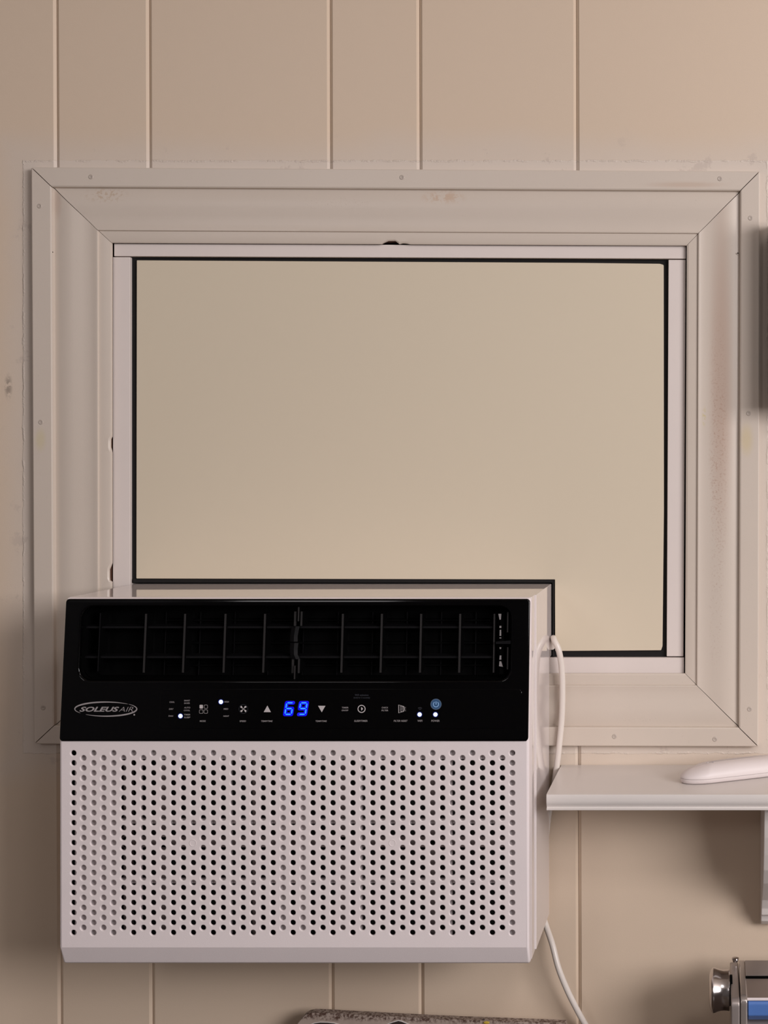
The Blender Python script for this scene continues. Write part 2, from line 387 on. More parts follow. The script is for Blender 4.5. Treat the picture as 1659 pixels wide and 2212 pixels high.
# grille with real holes
S = (DW+YF)/FPX
def G1(px, py): return ((px-VX)*S, ZC-(py-VY)*S)
bm = bmesh.new(); pit = 21.545; py_p = 21.556; RH, RC = 6.0, 7.6; NS = 16
px0, py0 = 158.2, 1627.0
yt, yb = py0-py_p, py0+18*py_p+py_p*.5
def addq(pts, Y=YF):
    bm.faces.new([bm.verts.new((*[G1(*p)[0]], Y, G1(*p)[1])) for p in pts])
def sqpt(a, hx, hy):
    c, s = math.cos(a), math.sin(a); k = min(hx/abs(c) if abs(c) > 1e-6 else 1e9, hy/abs(s) if abs(s) > 1e-6 else 1e9); return c*k, s*k
angs = [2*math.pi*k/NS for k in range(NS)]
for ci in range(45):
    cx = px0+pit*ci-(.0); even = ci % 2 == 0
    nrow = 19 if even else 18; y_first = py0 if even else py0+py_p/2
    xa_, xb_ = cx-pit/2, cx+pit/2
    addq([(xa_, yt), (xb_, yt), (xb_, y_first-py_p/2), (xa_, y_first-py_p/2)])
    if not even: addq([(xa_, y_first+17.5*py_p), (xb_, y_first+17.5*py_p), (xb_, yb), (xa_, yb)])
    for r in range(nrow):
        cy = y_first+r*py_p
        if even and r == 9 and ci in (12, 32):
            addq([(xa_, cy-py_p/2), (xb_, cy-py_p/2), (xb_, cy+py_p/2), (xa_, cy+py_p/2)]); continue
        loops = []
        ha = math.atan2(py_p/2, pit/2)
        aa = sorted(angs[:0]+[ha, math.pi-ha, math.pi+ha, 2*math.pi-ha]+[k*math.pi/2 for k in range(4)]+[ha/2, math.pi-ha/2, math.pi+ha/2, 2*math.pi-ha/2]+[(ha+math.pi/2)/2, math.pi-(ha+math.pi/2)/2, math.pi+(ha+math.pi/2)/2, 2*math.pi-(ha+math.pi/2)/2])
        for kind in range(5):
            L = []
            for a_ in aa:
                if kind == 0: dx, dy = sqpt(a_, pit/2, py_p/2); Y = YF
                else:
                    rad = (RC, RC*.5+RH*.5, RH, RH*.97)[kind-1]; dx, dy = rad*math.cos(a_), rad*math.sin(a_); Y = YF+(0, .0002, .0007, .0024)[kind-1]
                x_, z_ = G1(cx+dx, cy+dy); L.append(bm.verts.new((x_, Y, z_)))
            loops.append(L)
        for q in range(4):
            for k in range(len(aa)):
                k2 = (k+1) % len(aa); bm.faces.new((loops[q][k], loops[q][k2], loops[q+1][k2], loops[q+1][k]))
xl, zt_ = G1(px0-pit/2, yt); xr, zb_ = G1(px0+44.5*pit, yb)
for q in ((GX0, GX1, zt_, GZ1), (GX0, GX1, GZ0, zb_), (GX0, xl, zb_, zt_), (xr, GX1, zb_, zt_)):
    bm.faces.new([bm.verts.new((x_, YF, z_)) for x_, z_ in ((q[0], q[2]), (q[1], q[2]), (q[1], q[3]), (q[0], q[3]))])
bmesh.ops.remove_doubles(bm, verts=bm.verts[:], dist=1e-5)
for f in bm.faces:
    if f.normal.y > 0: f.normal_flip()
me = bpy.data.meshes.new('perforated_grille'); bm.to_mesh(me); bm.free()
grille = link('perforated_grille', me, M['ac'], ac, 25)
for c_ in (12, 32):
    x_, z_ = G1(px0+c_*pit, 1821)
    lathe('plug_dimple', [(0, .0036), (-.0003, .0034), (-.0002, .003), (.0, .0026), (-.0001, .0004)], (x_, YF-.0001, z_), M['ac'], grille, 24, 'Y')
# behind the grille
YR = YF+.0058
def g2(px, py, Y=YR): k = (DW+Y)/FPX; return ((px-VX)*k, ZC-(py-VY)*k)
bm = bmesh.new()
def rib(pa, pb, ya, yb_, y0=YR, y1=YR+.004, b_=bm):
    x0_, z1_ = g2(pa, ya); x1_, z0_ = g2(pb, yb_); box_bm(b_, x0_, x1_, y0, y1, z0_, z1_)
for (pa, pb) in ((162, 258), (298, 305.5), (493, 500), (607, 626), (642, 664), (777, 783), (971, 977.5), (1098, 1122)): rib(pa, pb, 1640, 2030)
for (ya, yb_) in ((1769, 1779.5), (1898, 1908.5)): rib(165, 1095, ya, yb_, YR+.0005, YR+.0045)
rib(165, 640, 1612, 1640); rib(655, 1110, 1612, 1640)
ff = fin('filter_frame', bm, M['rib'], ac, 0)
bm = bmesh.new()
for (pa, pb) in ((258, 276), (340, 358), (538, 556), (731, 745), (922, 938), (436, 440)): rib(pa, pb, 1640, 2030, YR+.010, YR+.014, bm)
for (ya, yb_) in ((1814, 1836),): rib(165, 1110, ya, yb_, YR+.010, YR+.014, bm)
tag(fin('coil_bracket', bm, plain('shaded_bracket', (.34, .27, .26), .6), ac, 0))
x0_, z1_ = g2(140, 1606, YR+.02); x1_, z0_ = g2(1132, 2040, YR+.02)
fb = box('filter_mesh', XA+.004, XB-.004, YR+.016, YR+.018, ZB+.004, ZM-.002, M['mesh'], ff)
# bezel and cabinet
ins = .0007
def hollow(name, y0, y1, mat, xi, b):
    bm = bmesh.new(); o_ = [(XA+xi, ZB+xi), (XB-xi, ZB+xi), (XB-xi, ZAC-xi*.5), (XA+xi, ZAC-xi*.5)]; t = .0022
    i_ = [(XA+xi+t, ZB+xi+t), (XB-xi-t, ZB+xi+t), (XB-xi-t, ZAC-t-xi*.5), (XA+xi+t, ZAC-t-xi*.5)]
    L = [[bm.verts.new((p[0], y, p[1])) for p in q] for q, y in ((o_, y0), (o_, y1), (i_, y1), (i_, y0))]
    for a_ in range(4):
        for k in range(4): bm.faces.new((L[a_][k], L[a_][(k+1) % 4], L[(a_+1) % 4][(k+1) % 4], L[(a_+1) % 4][k]))
    if b: bmesh.ops.bevel(bm, geom=[e for e in bm.edges if e.verts[0] in L[0]+L[1] and e.verts[1] in L[0]+L[1]], offset=b, segments=3, profile=.5, affect='EDGES')
    return fin(name, bm, mat, ac, 30)
XC = XB+.0013
def lofty(name, prof, mat, b, xi=0.0):
    return prism(name, prof, XA+xi, XC-xi, mat, ac, b, 3, 'X')
hollow('seam_liner', -.1565, -.1290, M['ac_gloss'], .0014, 0)
hollow('rear_bezel', -.1545, -.1286, M['ac_gloss'], .0, .0010)
ZS = W(0, 1419, .0)[1]
lofty('cabinet', [(-.1284, ZAC-.0003), (-.1284, ZB+.001), (-.0135, ZB+.001), (-.0135, ZS), (.10, ZS), (.10, ZAC-.0003)], M['ac_gloss'], .0009, 0)
# fascia
def rrect(x0, z0, x1, z1, r, n=6):
    out = []
    for (cx, cz, a0) in ((x1-r, z1-r, 0), (x0+r, z1-r, 90), (x0+r, z0+r, 180), (x1-r, z0+r, 270)):
        for k in range(n+1):
            t = math.radians(a0+90*k/n); out.append((cx+r*math.cos(t), cz+r*math.sin(t)))
    return out
def ring_loft(name, loops, mat, parent, cap_last=False, cap_first=False, sm=30):
    V = []; F = []; n = len(loops[0])
    for L in loops: V += L
    for i in range(len(loops)-1):
        for k in range(n): F.append((i*n+k, i*n+(k+1) % n, (i+1)*n+(k+1) % n, (i+1)*n+k))
    if cap_last: F.append(tuple((len(loops)-1)*n+k for k in range(n)))
    if cap_first: F.append(tuple(range(n)))
    return mesh(name, V, F, mat, parent, sm)
FX0, FX1, FZ0, FZ1 = XA+.0009, XB-.0009, ZM+.0002, ZAC-.0012
a_ = pp(172, 1469); b_ = pp(1105, 1309)
VX0, VZ0, VX1, VZ1 = a_.x, a_.z, b_.x, b_.z
def FL(x0, z0, x1, z1, r, off): return [(x, fy(z, off), z) for x, z in rrect(x0, z0, x1, z1, r)]
def grow(q, d, r): return (q[0]-d, q[1]-d, q[2]+d, q[3]+d, r)
FQ = (FX0, FZ0, FX1, FZ1); VQ = (VX0, VZ0, VX1, VZ1)
fascia = ring_loft('fascia', [FL(*grow(FQ, 0, .0035), .0015), FL(*grow(FQ, 0, .0035), -.0012), FL(*grow(FQ, -.0004, .0032), -.0018), FL(*grow(FQ, -.0013, .003), -.0022), FL(*grow(FQ, -.0035, .003), -.0023),
    FL(*grow(VQ, .0022, .014), -.0023), FL(*grow(VQ, .0009, .013), -.0020), FL(*grow(VQ, .0002, .0125), -.0012), FL(*grow(VQ, 0, .012), .0005), FL(*grow(VQ, -.0002, .012), .010)], M['black'], ac, sm=35)
tag(fascia, 'glossy black sloping fascia')
ring_loft('vent_housing', [FL(*grow(VQ, -.0001, .012), .002), FL(*grow(VQ, -.0006, .011), .031)], M['black_matte'], ac, cap_last=True)
ca, cb = pp(346, 1573), pp(1128, 1488)
CQ = (ca.x, ca.z, cb.x, cb.z)
strip = ring_loft('control_strip', [FL(*grow(CQ, 0, .004), -.0020), FL(*grow(CQ, 0, .004), -.0025), FL(*grow(CQ, -.0003, .0038), -.0027)], M['black'], ac, cap_last=True)
DO = -.00295
# vanes
def vane(px, w_=4.4, y0=1326, y1=1453, o0=.006, o1=.026, name='vane', mat='vane', par=ac):
    m = pp(px, 1390, o0); hw = w_*.00047/2; t = pp(px, y0, o0).z; b = pp(px, y1, o0).z; V = []
    for z in (b, t):
        for (dx, of) in ((-hw, o0), (hw, o0), (hw*.7, o1), (-hw*.7, o1)): V.append((m.x+dx, fy(z, of), z))
    o = mesh(name, V, [(0,1,2,3), (4,7,6,5), (0,4,5,1), (1,5,6,2), (2,6,7,3), (3,7,4,0)], M[mat], par, 0)
    o.data.materials.append(M['black_matte'])
    for f in o.data.polygons: f.material_index = 0 if f.normal.y < -.9 else 1  # front edge kept lighter, flanks black: light and shade set by material
    return o
vane(214, 2.2, 1324, 1450, mat='vane_dim')
for px in (313, 397.5, 485, 570.5, 739, 823.5, 908.5, 993): vane(px)
vane(1067, 3.2)
vane(636, 5, 1321, 1352); vane(649.5, 4.2, 1321, 1352); vane(634, 5, 1424, 1454); vane(647, 4.2, 1424, 1454)
vane(643, 3.0, 1311, 1342, .003, .012, 'pivot_pin'); vane(638.5, 3.0, 1438, 1467, .003, .012, 'pivot_pin')
# centre hinge
V = []; F = []
st = [(628, 646, 1353), (628, 645, 1362), (627, 643, 1372), (626.5, 642.5, 1386.5)]
for seg, st in enumerate(([(630, 647, 1353), (628.5, 645, 1363), (627, 643, 1374), (626.5, 643, 1386)], [(627, 644.5, 1389), (626.5, 643, 1402), (627, 643, 1414), (630, 648, 1424)])):
    V = []; F = []
    for (xa_, xb_, y_) in st:
        for (x_, of) in ((xa_, .006), ((xa_+xb_)/2, .0035), (xb_, .006), (xb_, .02), (xa_, .02)): V.append(pp(x_, y_, of))
    n = len(st)
    for i in range(n-1):
        for k in range(5): F.append((i*5+k, i*5+(k+1) % 5, (i+1)*5+(k+1) % 5, (i+1)*5+k))
    F += [(0, 1, 2, 3, 4), tuple((n-1)*5+k for k in range(5))]
    mesh('hinge_knuckle', V, F, M['vane_dim'], ac, 20)
# horizontal louvres behind the vanes
def hbar(y_, pa, pb, o0, o1, th, mat, name='louvre'):
    a0 = pp(pa, y_, o0); b0 = pp(pb, y_, o0); V = []
    for x_ in (a0.x, b0.x):
        for (dz, of) in ((-th, o0), (th, o0), (th+.001, o1), (-th+.001, o1)):
            z_ = a0.z+dz; V.append((x_, fy(z_, of), z_))
    mesh(name, V, [(0,1,2,3), (4,7,6,5), (0,4,5,1), (1,5,6,2), (2,6,7,3), (3,7,4,0)], M[mat], ac, 0)
for y_ in (1355, 1419.5): hbar(y_, 180, 1064, .0095, .024, .0010, 'vane_dim')
for y_ in (1340, 1389, 1437): hbar(y_, 360, 1060, .026, .029, .0007, 'black_matte', 'rear_louvre')
for k in range(11): vane(357+k*74.5, 1.6, 1322, 1458, .026, .029, 'rear_vane', 'vane_dim')
# end cap with slot glints painted as grey shapes and lever at the right end of the vent
vane(1084, 9, 1322, 1456, .012, .03, 'end_cap', 'black_matte'); vane(1096, 3, 1322, 1366, .003, .006, 'end_rail', 'vane'); vane(1097, 3, 1398, 1446, .003, .006, 'end_rail', 'vane')
def fpoly(name, polys, mat, parent, off=DO, dz=0):
    V = []; F = []
    for P_ in polys:
        n = len(V); V += [pp(x_, y_, off) for x_, y_ in P_]; F.append(tuple(range(n, n+len(P_))))
    me = bpy.data.meshes.new(name); me.from_pydata([tuple(v) for v in V], [], F)
    return link(name, me, mat, parent, 0)
fpoly('slot_glint', [[(1076.5, 1326), (1083, 1326), (1082, 1338.5), (1079, 1338.5)], [(1079, 1352), (1083, 1352), (1083, 1356.5), (1079, 1356.5)], [(1079.5, 1360.5), (1082.7, 1360.5), (1082.7, 1373.5), (1079.2, 1373.5)], [(1079, 1377), (1083, 1377), (1083, 1379), (1079, 1379)],
    [(1079, 1398), (1083, 1398), (1082.5, 1402), (1079.5, 1402)], [(1079.5, 1416), (1083, 1416), (1083, 1425), (1078.7, 1425)], [(1079, 1428.5), (1082.7, 1428.5), (1086.5, 1440.5), (1078, 1439)]], M['print'], ac, .0095)
V = []
for (x_, y_, of) in ((1071, 1386, -.001), (1103, 1383.5, -.001), (1103, 1391, -.001), (1071, 1391, -.001), (1071, 1386, .008), (1103, 1383.5, .008), (1103, 1391, .008), (1071, 1391, .008)): V.append(pp(x_, y_, of))
mesh('lever', V, [(0,1,2,3), (4,7,6,5), (0,4,5,1), (1,5,6,2), (2,6,7,3), (3,7,4,0)], M['vane_dim'], ac, 0)
# --- printed marks
def ell(cx, cy, rx, ry, n=32, a0=0, a1=360): return [(cx+rx*math.cos(math.radians(a0+(a1-a0)*k/n)), cy-ry*math.sin(math.radians(a0+(a1-a0)*k/n))) for k in range(n)]
def stroke(pts, w_, closed=False):
    """px polyline -> quads with round width list"""
    out = []; n = len(pts); ww = w_ if isinstance(w_, list) else [w_]*n
    nr = []
    for i in range(n):
        a_, b_ = (pts[(i-1) % n], pts[(i+1) % n]) if closed else (pts[max(i-1, 0)], pts[min(i+1, n-1)])
        dx, dy = b_[0]-a_[0], b_[1]-a_[1]; l = math.hypot(dx, dy) or 1; nr.append((-dy/l, dx/l))
    rng = range(n) if closed else range(n-1)
    for i in rng:
        j = (i+1) % n
        out.append([(pts[i][0]+nr[i][0]*ww[i]/2, pts[i][1]+nr[i][1]*ww[i]/2), (pts[j][0]+nr[j][0]*ww[j]/2, pts[j][1]+nr[j][1]*ww[j]/2), (pts[j][0]-nr[j][0]*ww[j]/2, pts[j][1]-nr[j][1]*ww[j]/2), (pts[i][0]-nr[i][0]*ww[i]/2, pts[i][1]-nr[i][1]*ww[i]/2)])
    return out
def text(name, s, x0, x1, y0, y1, mat, parent=strip, bold=0.0, shear=0.0, off=DO):
    cu = bpy.data.curves.new(name, 'FONT'); cu.body = s; cu.size = 1; cu.offset = bold; cu.shear = shear; cu.resolution_u = 3
    to = bpy.data.objects.new('tmp', cu); C.objects.link(to)
    dg = bpy.context.evaluated_depsgraph_get(); me = bpy.data.meshes.new_from_object(to.evaluated_get(dg))
    bpy.data.objects.remove(to); me.name = name
    xs = [v.co.x for v in me.vertices]; ys = [v.co.y for v in me.vertices]
    for v in me.vertices:
        u = (v.co.x-min(xs))/(max(xs)-min(xs)) if False else 0
    mx, Mx, my, My = min(xs), max(xs), min(ys), max(ys)
    for v in me.vertices:
        v.co = pp(x0+(v.co.x-mx)/(Mx-mx)*(x1-x0), y1-(v.co.y-my)/(My-my)*(y1-y0), off)
    me.materials.clear(); return link(name, me, mat, parent, 0)
DF = -.0026
logo_polys = []
def taper(cx, cy, rx, ry, a0, a1, w0, n=40):
    pts = []; ws = []
    for k in range(n+1):
        t = k/n; a__ = math.radians(a0+(a1-a0)*t); pts.append((cx+rx*math.cos(a__), cy-ry*math.sin(a__)))
        ws.append(.5+w0*math.sin(math.pi*t)**.8)
    return stroke(pts, ws)
logo_polys += taper(228.5, 1531.5, 67, 15, 45, 215, 2.6)
logo_polys += taper(228.5, 1531.5, 67, 15.5, 230, 402, 2.6)
logo_polys.append(ell(290, 1544, 1.9, 1.9, 12))
fpoly('logo_ring', logo_polys, M['print'], fascia, DF)
text('logo_lettering', 'SOLEUS', 171.5, 257.5, 1526.7, 1537.4, M['print'], fascia, .03, .35, DF)
text('logo_lettering', 'AIR', 256.5, 288, 1527, 1537.2, M['print'], fascia, -.012, .35, DF)
LAB = [('COOL', 366, 377, 1515, 1518.3), ('DRY', 365, 375, 1530, 1533.3), ('FAN', 364, 374, 1545, 1548.3),
       ('SMART', 397.5, 410.5, 1511.8, 1515), ('SAVER', 397.5, 410, 1517.3, 1520.6), ('AUTO', 397.5, 411, 1527, 1530.2), ('COOL', 397, 410.5, 1533, 1536.2), ('TIMER', 397.5, 411, 1542.2, 1545.4), ('SLEEP', 397.5, 411, 1548, 1551.3),
       ('MODE', 431.5, 444.5, 1555.8, 1559.5), ('HIGH', 484.5, 494.5, 1514.3, 1517.8), ('MED', 483, 493, 1529.8, 1533.2), ('NIGHT', 482.5, 495, 1545.2, 1548.6), ('SPEED', 517.5, 531.5, 1556, 1559.6),
       ('TEMP/TIME', 564, 588.8, 1556, 1559.6), ('TEMP/TIME', 681.5, 706, 1556, 1559.6), ('TIMER', 738.3, 752.7, 1527, 1530.3), ('ON/OFF', 738, 752.6, 1532.9, 1536.2),
       ('SLEEP/TIMER', 765, 794, 1555.3, 1559.3), ('CHECK', 824.4, 838.6, 1527, 1530.3), ('FILTER', 824, 838.6, 1533, 1536.3), ('FILTER RESET', 850.5, 880.5, 1555.3, 1559.2), ('WIFI', 902, 912.5, 1555, 1559.2), ('POWER', 931.5, 949.5, 1555, 1559.2)]
for q in LAB: text('legend', *q[:5], M['print'], strip, .012, .12)
text('legend', 'WiFi activation', 766.5, 796, 1499.5, 1503.2, M['print_dim']); text('legend', '(hold for 3 seconds)', 764, 799, 1505.5, 1509.5, M['print_dim'])
def rr(x0, y0, x1, y1, r, n=4): return rrect(x0, y0, x1, y1, r, n)
mode = [rr(431, 1522.5, 438.4, 1530.6, 1.6)]
fpoly('mode_icon', mode, M['print_br'], strip)
po = []
for q in ((440.9, 1522.7, 448.4, 1530.4), (430.6, 1533.2, 438.6, 1541), (440.6, 1533.2, 448.4, 1541)): po += stroke(rr(*q, 2.0), .9, True)
fpoly('mode_icon', po, M['print'], strip)
po = stroke(ell(525.8, 1531.5, 9.8, 9.8, 40), .5, True)
fpoly('speed_icon', po, M['print_dim'], strip)
bl = []
for k in range(4):
    a__ = math.radians(45+90*k); P_ = []
    for (r_, d_) in ((.6, -.6), (3.5, -.30), (7, -.36), (8.3, -.12), (8.3, .22), (6.5, .30), (3.5, .20), (.6, .6)): P_.append((525.8+r_*math.cos(a__+d_), 1531.5+r_*math.sin(a__+d_)))
    bl.append(P_)
fpoly('speed_icon', bl, M['print_br'], strip)
fpoly('up_arrow', [[(577.6, 1524), (585.2, 1538.3), (569.6, 1538.3)]], M['print_br'], strip)
fpoly('down_arrow', [[(687, 1524.6), (703, 1524.6), (695, 1538.6)]], M['print_br'], strip)
po = stroke(ell(781, 1531.3, 7.7, 7.7, 36), 1.8, True)+[[(780, 1527.7), (781.4, 1527.7), (784.4, 1531.4), (780.4, 1535.2)]]
fpoly('timer_icon', po, M['print_br'], strip)
po = stroke([(861, 1522.8), (872.5, 1526.2), (873.3, 1531.5), (872.2, 1536.5), (861.3, 1540)], 1.4, True)
for k in range(4): po += stroke([(863.5, 1526.3+k*3.1), (872, 1528.4+k*3.0)], .8)
for k in range(3): po += stroke([(874, 1528.4+k*3.4), (876.8, 1528+k*3.6)], .6)
fpoly('filter_icon', po, M['print_br'], strip)
po = []
for r_ in (2.5, 4.6, 6.8): po += stroke([(907.2+r_*math.sin(math.radians(t)), 1535-r_*math.cos(math.radians(t))) for t in range(-42, 43, 12)], .7)
fpoly('wifi_icon', po, M['print_dim'], strip)
pk = fpoly('power_key', [ell(941.8, 1521.3, 11.6, 11.6, 40)], M['pw_blue'], strip, DO)
fpoly('power_key_ring', stroke(ell(941.8, 1521.3, 11.1, 11.1, 40), 1.6, True), M['pw_ring'], strip, DO-.0001)
po = stroke([(941.8+5.6*math.sin(math.radians(t)), 1521.4-5.6*math.cos(math.radians(t))) for t in range(35, 330, 14)], 1.5)+[[(941.1, 1515.3), (942.6, 1515.3), (942.6, 1522), (941.1, 1522)]]
fpoly('power_symbol', po, M['pw_sym'], strip, DO-.0001)
for (x_, y_) in ((389.8, 1546.7), (477.2, 1516.2), (906.4, 1543.4), (940.6, 1543.4)):
    fpoly('indicator_glow', [ell(x_, y_, 6.0, 6.0, 24)], M['led_rim'], strip, DO)  # faint blue disc painted as the glow round the indicator
    c_ = pp(x_, y_, DO); fpoly('indicator_light', [ell(x_, y_, 4.5, 4.5, 24)], M['led_white'], strip, DO-.0001)
# digits
def digit(ch, ox, par):
    sh = lambda x_, y_: (ox+x_+(1542.5-y_)*.16, y_)
    L, R, T, Mi, Bo = 0, 14, 1518.2, 1530.6, 1543
    seg = {'a': ((L, T), (R, T)), 'b': ((R, T), (R, Mi)), 'c': ((R, Mi), (R, Bo)), 'd': ((L, Bo), (R, Bo)), 'e': ((L, Mi), (L, Bo)), 'f': ((L, T), (L, Mi)), 'g': ((L, Mi), (R, Mi))}
    on = {'6': 'acdefg', '9': 'abcdfg'}[ch]; core = []; halo = []
    for s_ in on:
        (x0, y0), (x1, y1) = seg[s_]; dx, dy = x1-x0, y1-y0; l = math.hypot(dx, dy); ux, uy = dx/l, dy/l; g = 1.1; h = 1.15
        a_ = (x0+ux*g, y0+uy*g); b_ = (x1-ux*g, y1-uy*g); nx, ny = -uy, ux
        core.append([sh(*a_), sh(a_[0]+ux*h+nx*h, a_[1]+uy*h+ny*h), sh(b_[0]-ux*h+nx*h, b_[1]-uy*h+ny*h), sh(*b_), sh(b_[0]-ux*h-nx*h, b_[1]-uy*h-ny*h), sh(a_[0]+ux*h-nx*h, a_[1]+uy*h-ny*h)])
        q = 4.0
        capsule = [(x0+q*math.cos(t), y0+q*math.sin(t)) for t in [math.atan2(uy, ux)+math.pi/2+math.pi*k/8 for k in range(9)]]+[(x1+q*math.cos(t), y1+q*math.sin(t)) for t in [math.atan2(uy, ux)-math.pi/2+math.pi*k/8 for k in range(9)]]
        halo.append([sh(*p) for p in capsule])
    d = fpoly('display_digit', halo, M['led_halo'], par, DO); fpoly('digit_segments', core, M['led_core'], par, DO-.0002)  # wide blue capsules painted in as the bloom round each segment
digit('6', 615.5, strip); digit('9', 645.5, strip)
CT0 = .92
# cord, upper loop behind the shelf end, and the free run below
UP = [(XC+.0008, .0045, W(0, 1400, 0)[1]), (XC+.0036, -.006, W(0, 1380, -.01)[1]), W3(1198, 1385, -.0155), W3(1207, 1405, -.017), W3(1213, 1440, -.0155), W3(1215, 1490, -.015), W3(1213.5, 1550, -.015), W3(1208, 1610, -.015), W3(1202, 1660, -.013), W3(1194, 1712, -.010), W3(1184, 1768, -.0072),
      (XC-.007, -.0062, W(0, 1860)[1]), (XC-.010, -.0062, W(0, 1955)[1]), W3(1179, 1998, -.010), W3(1193, 2040, -.022), W3(1206, 2090, -.028), W3(1225, 2138, -.028), W3(1247, 2182, -.026), W3(1266, 2216, -.022), W3(1284, 2244, -.019), W3(1304, 2272, -.019), (-.110, -.022, CT0+.010), (-.085, -.026, CT0+.0046), (-.045, -.030, CT0+.0046), (-.010, -.028, CT0+.0046)]
tube('power_cord', UP, .0034, M['cord'], ac)
# ------------------------------------------------------------------ shelf
sh = tag(empty('wall_shelf', (.2, 0, 1.2584)), 'white wall shelf with moulded front edge at the right of the air conditioner', 'shelf')
SD = -.143; ZSH = 1.2584
SX0 = W(1180.5, 0, SD)[0]
fp = [(-.0012, ZSH), (SD+.002, ZSH), (SD+.0003, ZSH-.0006), (SD-.0004, ZSH-.003), (SD-.0006, ZSH-.007), (SD+.0002, ZSH-.0100), (SD+.0018, ZSH-.0122), (SD+.0026, ZSH-.0138), (SD+.0022, ZSH-.0146), (SD+.0008, ZSH-.0150), (SD+.0008, ZSH-.0166), (SD+.002, ZSH-.0172), (-.0012, ZSH-.0172)]
prism('shelf_board', fp, SX0, .52, M['shelf'], sh, 0, 2, 'X')
bp = [(-.0005, 1.2411), (-.122, 1.2411), (-.122, 1.233), (-.118, 1.225), (-.112, 1.205), (-.103, 1.185), (-.092, 1.165), (-.076, 1.146), (-.056, 1.129), (-.040, 1.117), (-.032, 1.105), (-.030, 1.097), (-.022, 1.095), (-.020, 1.087), (-.012, 1.081), (-.0005, 1.0800)]
for xb0 in (.0535, .42): prism('bracket', bp, xb0, xb0+.018, M['shelf'], sh, .0012, 2, 'X')
# ------------------------------------------------------------------ remote control on the shelf
def remote():
    root = tag(empty('remote_control', (.0, -.08, ZSH)), 'white rounded handheld remote lying aslant on the shelf', 'remote control')
    ang = math.radians(27); L = .128; Wd = .037; tip = Vector((-.0345, -.0945, 0))
    u = Vector((math.cos(ang), math.sin(ang), 0)); v = Vector((-u.y, u.x, 0))
    def body(name, prof, mat):
        """prof: list of (z, inset)"""
        V = []; F = []; n = 48
        for z, q in prof:
            hw = Wd/2-q; ll = L-2*q
            for k in range(n):
                t = 2*math.pi*k/n; c, s = math.cos(t), math.sin(t)
                a_ = abs(c)**.9*math.copysign(1, c); b2 = abs(s)**.8*math.copysign(1, s)
                R1 = .030
                # stadium-like outline with long elliptical ends
                cx = (ll/2-R1+q*.3) * (1 if c > 0 else -1)*(1 if abs(c) > 1e-6 else 0)
                x_ = cx+(R1)*c; y_ = hw*s
                d_ = min(1, max(0, (L/2+x_)/.046)); g_ = .30+.70*math.sin(d_*math.pi/2)**.9
                p = tip+u*(L/2+x_)+v*y_; V.append((p.x, p.y, ZSH+(z if z < .0062 else .006+(z-.006)*g_)))
        m = len(prof)
        for i in range(m-1):
            for k in range(n): F.append((i*n+k, i*n+(k+1) % n, (i+1)*n+(k+1) % n, (i+1)*n+k))
        F.append(tuple(range(n))); F.append(tuple((m-1)*n+k for k in range(n)))
        return mesh(name, V, F, mat, root, 40)
    body('lower_shell', [(.0004, .0035), (.0009, .0022), (.0022, .0008), (.0045, .0002), (.0055, .0001)], M['remote'])
    body('seam', [(.0054, .0006), (.0061, .0006)], M['remote_d'])
    body('upper_shell', [(.0060, .0001), (.0085, .0), (.0115, .0006), (.0145, .0021), (.0170, .0044), (.0188, .0075), (.0198, .0110), (.0202, .0150), (.0203, .0175)], M['remote'])
    for (d, s_) in ((.030, -.003), (.037, -.0035)):
        p = tip+u*d+v*s_; lathe('button_dot', [(0, .0011), (.0004, .0009), (.0006, .0003)], (p.x, p.y, ZSH+.0200), M['led_white'] if False else M['print_br'], root, 12, 'Z')  # painted highlights on the upper shell, modelled as bright dots
remote()
# ------------------------------------------------------------------ counter and things on it
CT = .92
ct = tag(empty('counter', (.2, -.3, 0)), 'kitchen counter below the air conditioner', 'counter')
box('worktop', XL+.01, XR-.01, -.62, -.001, CT-.04, CT, M['counter'], ct, .003)
for k in range(6):
    xa_ = XL+.02+k*.69
    box('cabinet_front', xa_+.004, xa_+.682, -.60, -.58, .10, CT-.045, M['cab'], ct, .002)
box('cabinet_body', XL+.02, XR-.02, -.578, -.001, .0, CT-.041, M['cab'], ct)
# grimy cream panel propped on the counter
gp = tag(empty('splash_panel', (-.35, -.02, CT)), 'grimy cream panel with dark cutouts standing against the wall under the air conditioner', 'panel')
Yp = -.036
pts = [W(p[0], p[1], Yp) for p in ((600, 2262), (655, 2196), (664, 2190), (676, 2187.5), (700, 2188), (760, 2191.5), (900, 2199), (1000, 2203.5), (1100, 2207), (1222, 2211.5))]
pts = [(W(590, 0, Yp)[0], CT+.0002)]+pts+[(W(1228, 0, Yp)[0], CT+.0002)]
prism('panel_sheet', pts, Yp, Yp+.012, M['grime'], gp, .0012)
def rimhole(name, P_):
    cx = sum(p[0] for p in P_)/len(P_); cy = sum(p[1] for p in P_)/len(P_)
    big = [(cx+(p[0]-cx)*1.06, cy+(p[1]-cy)*1.14-.4) for p in P_]
    o = prism(name+'_rim', [W(*p, Yp) for p in big], Yp-.0008, Yp+.001, M['shelf'], gp)
    prism(name, [W(*p, Yp) for p in P_], Yp-.0012, Yp+.001, M['dark'], gp)
rimhole('handle_cutout', [(672, 2213), (680, 2210), (692, 2208.2), (708, 2208.6), (722, 2210), (732, 2213), (735, 2222), (703, 2230), (670, 2222)])
rimhole('diamond_cutout', [(832, 2214.5), (848, 2208.5), (861, 2204.8), (868, 2206.5), (886, 2214), (892, 2224), (861, 2240), (828, 2224)])
fl = random.Random(3)
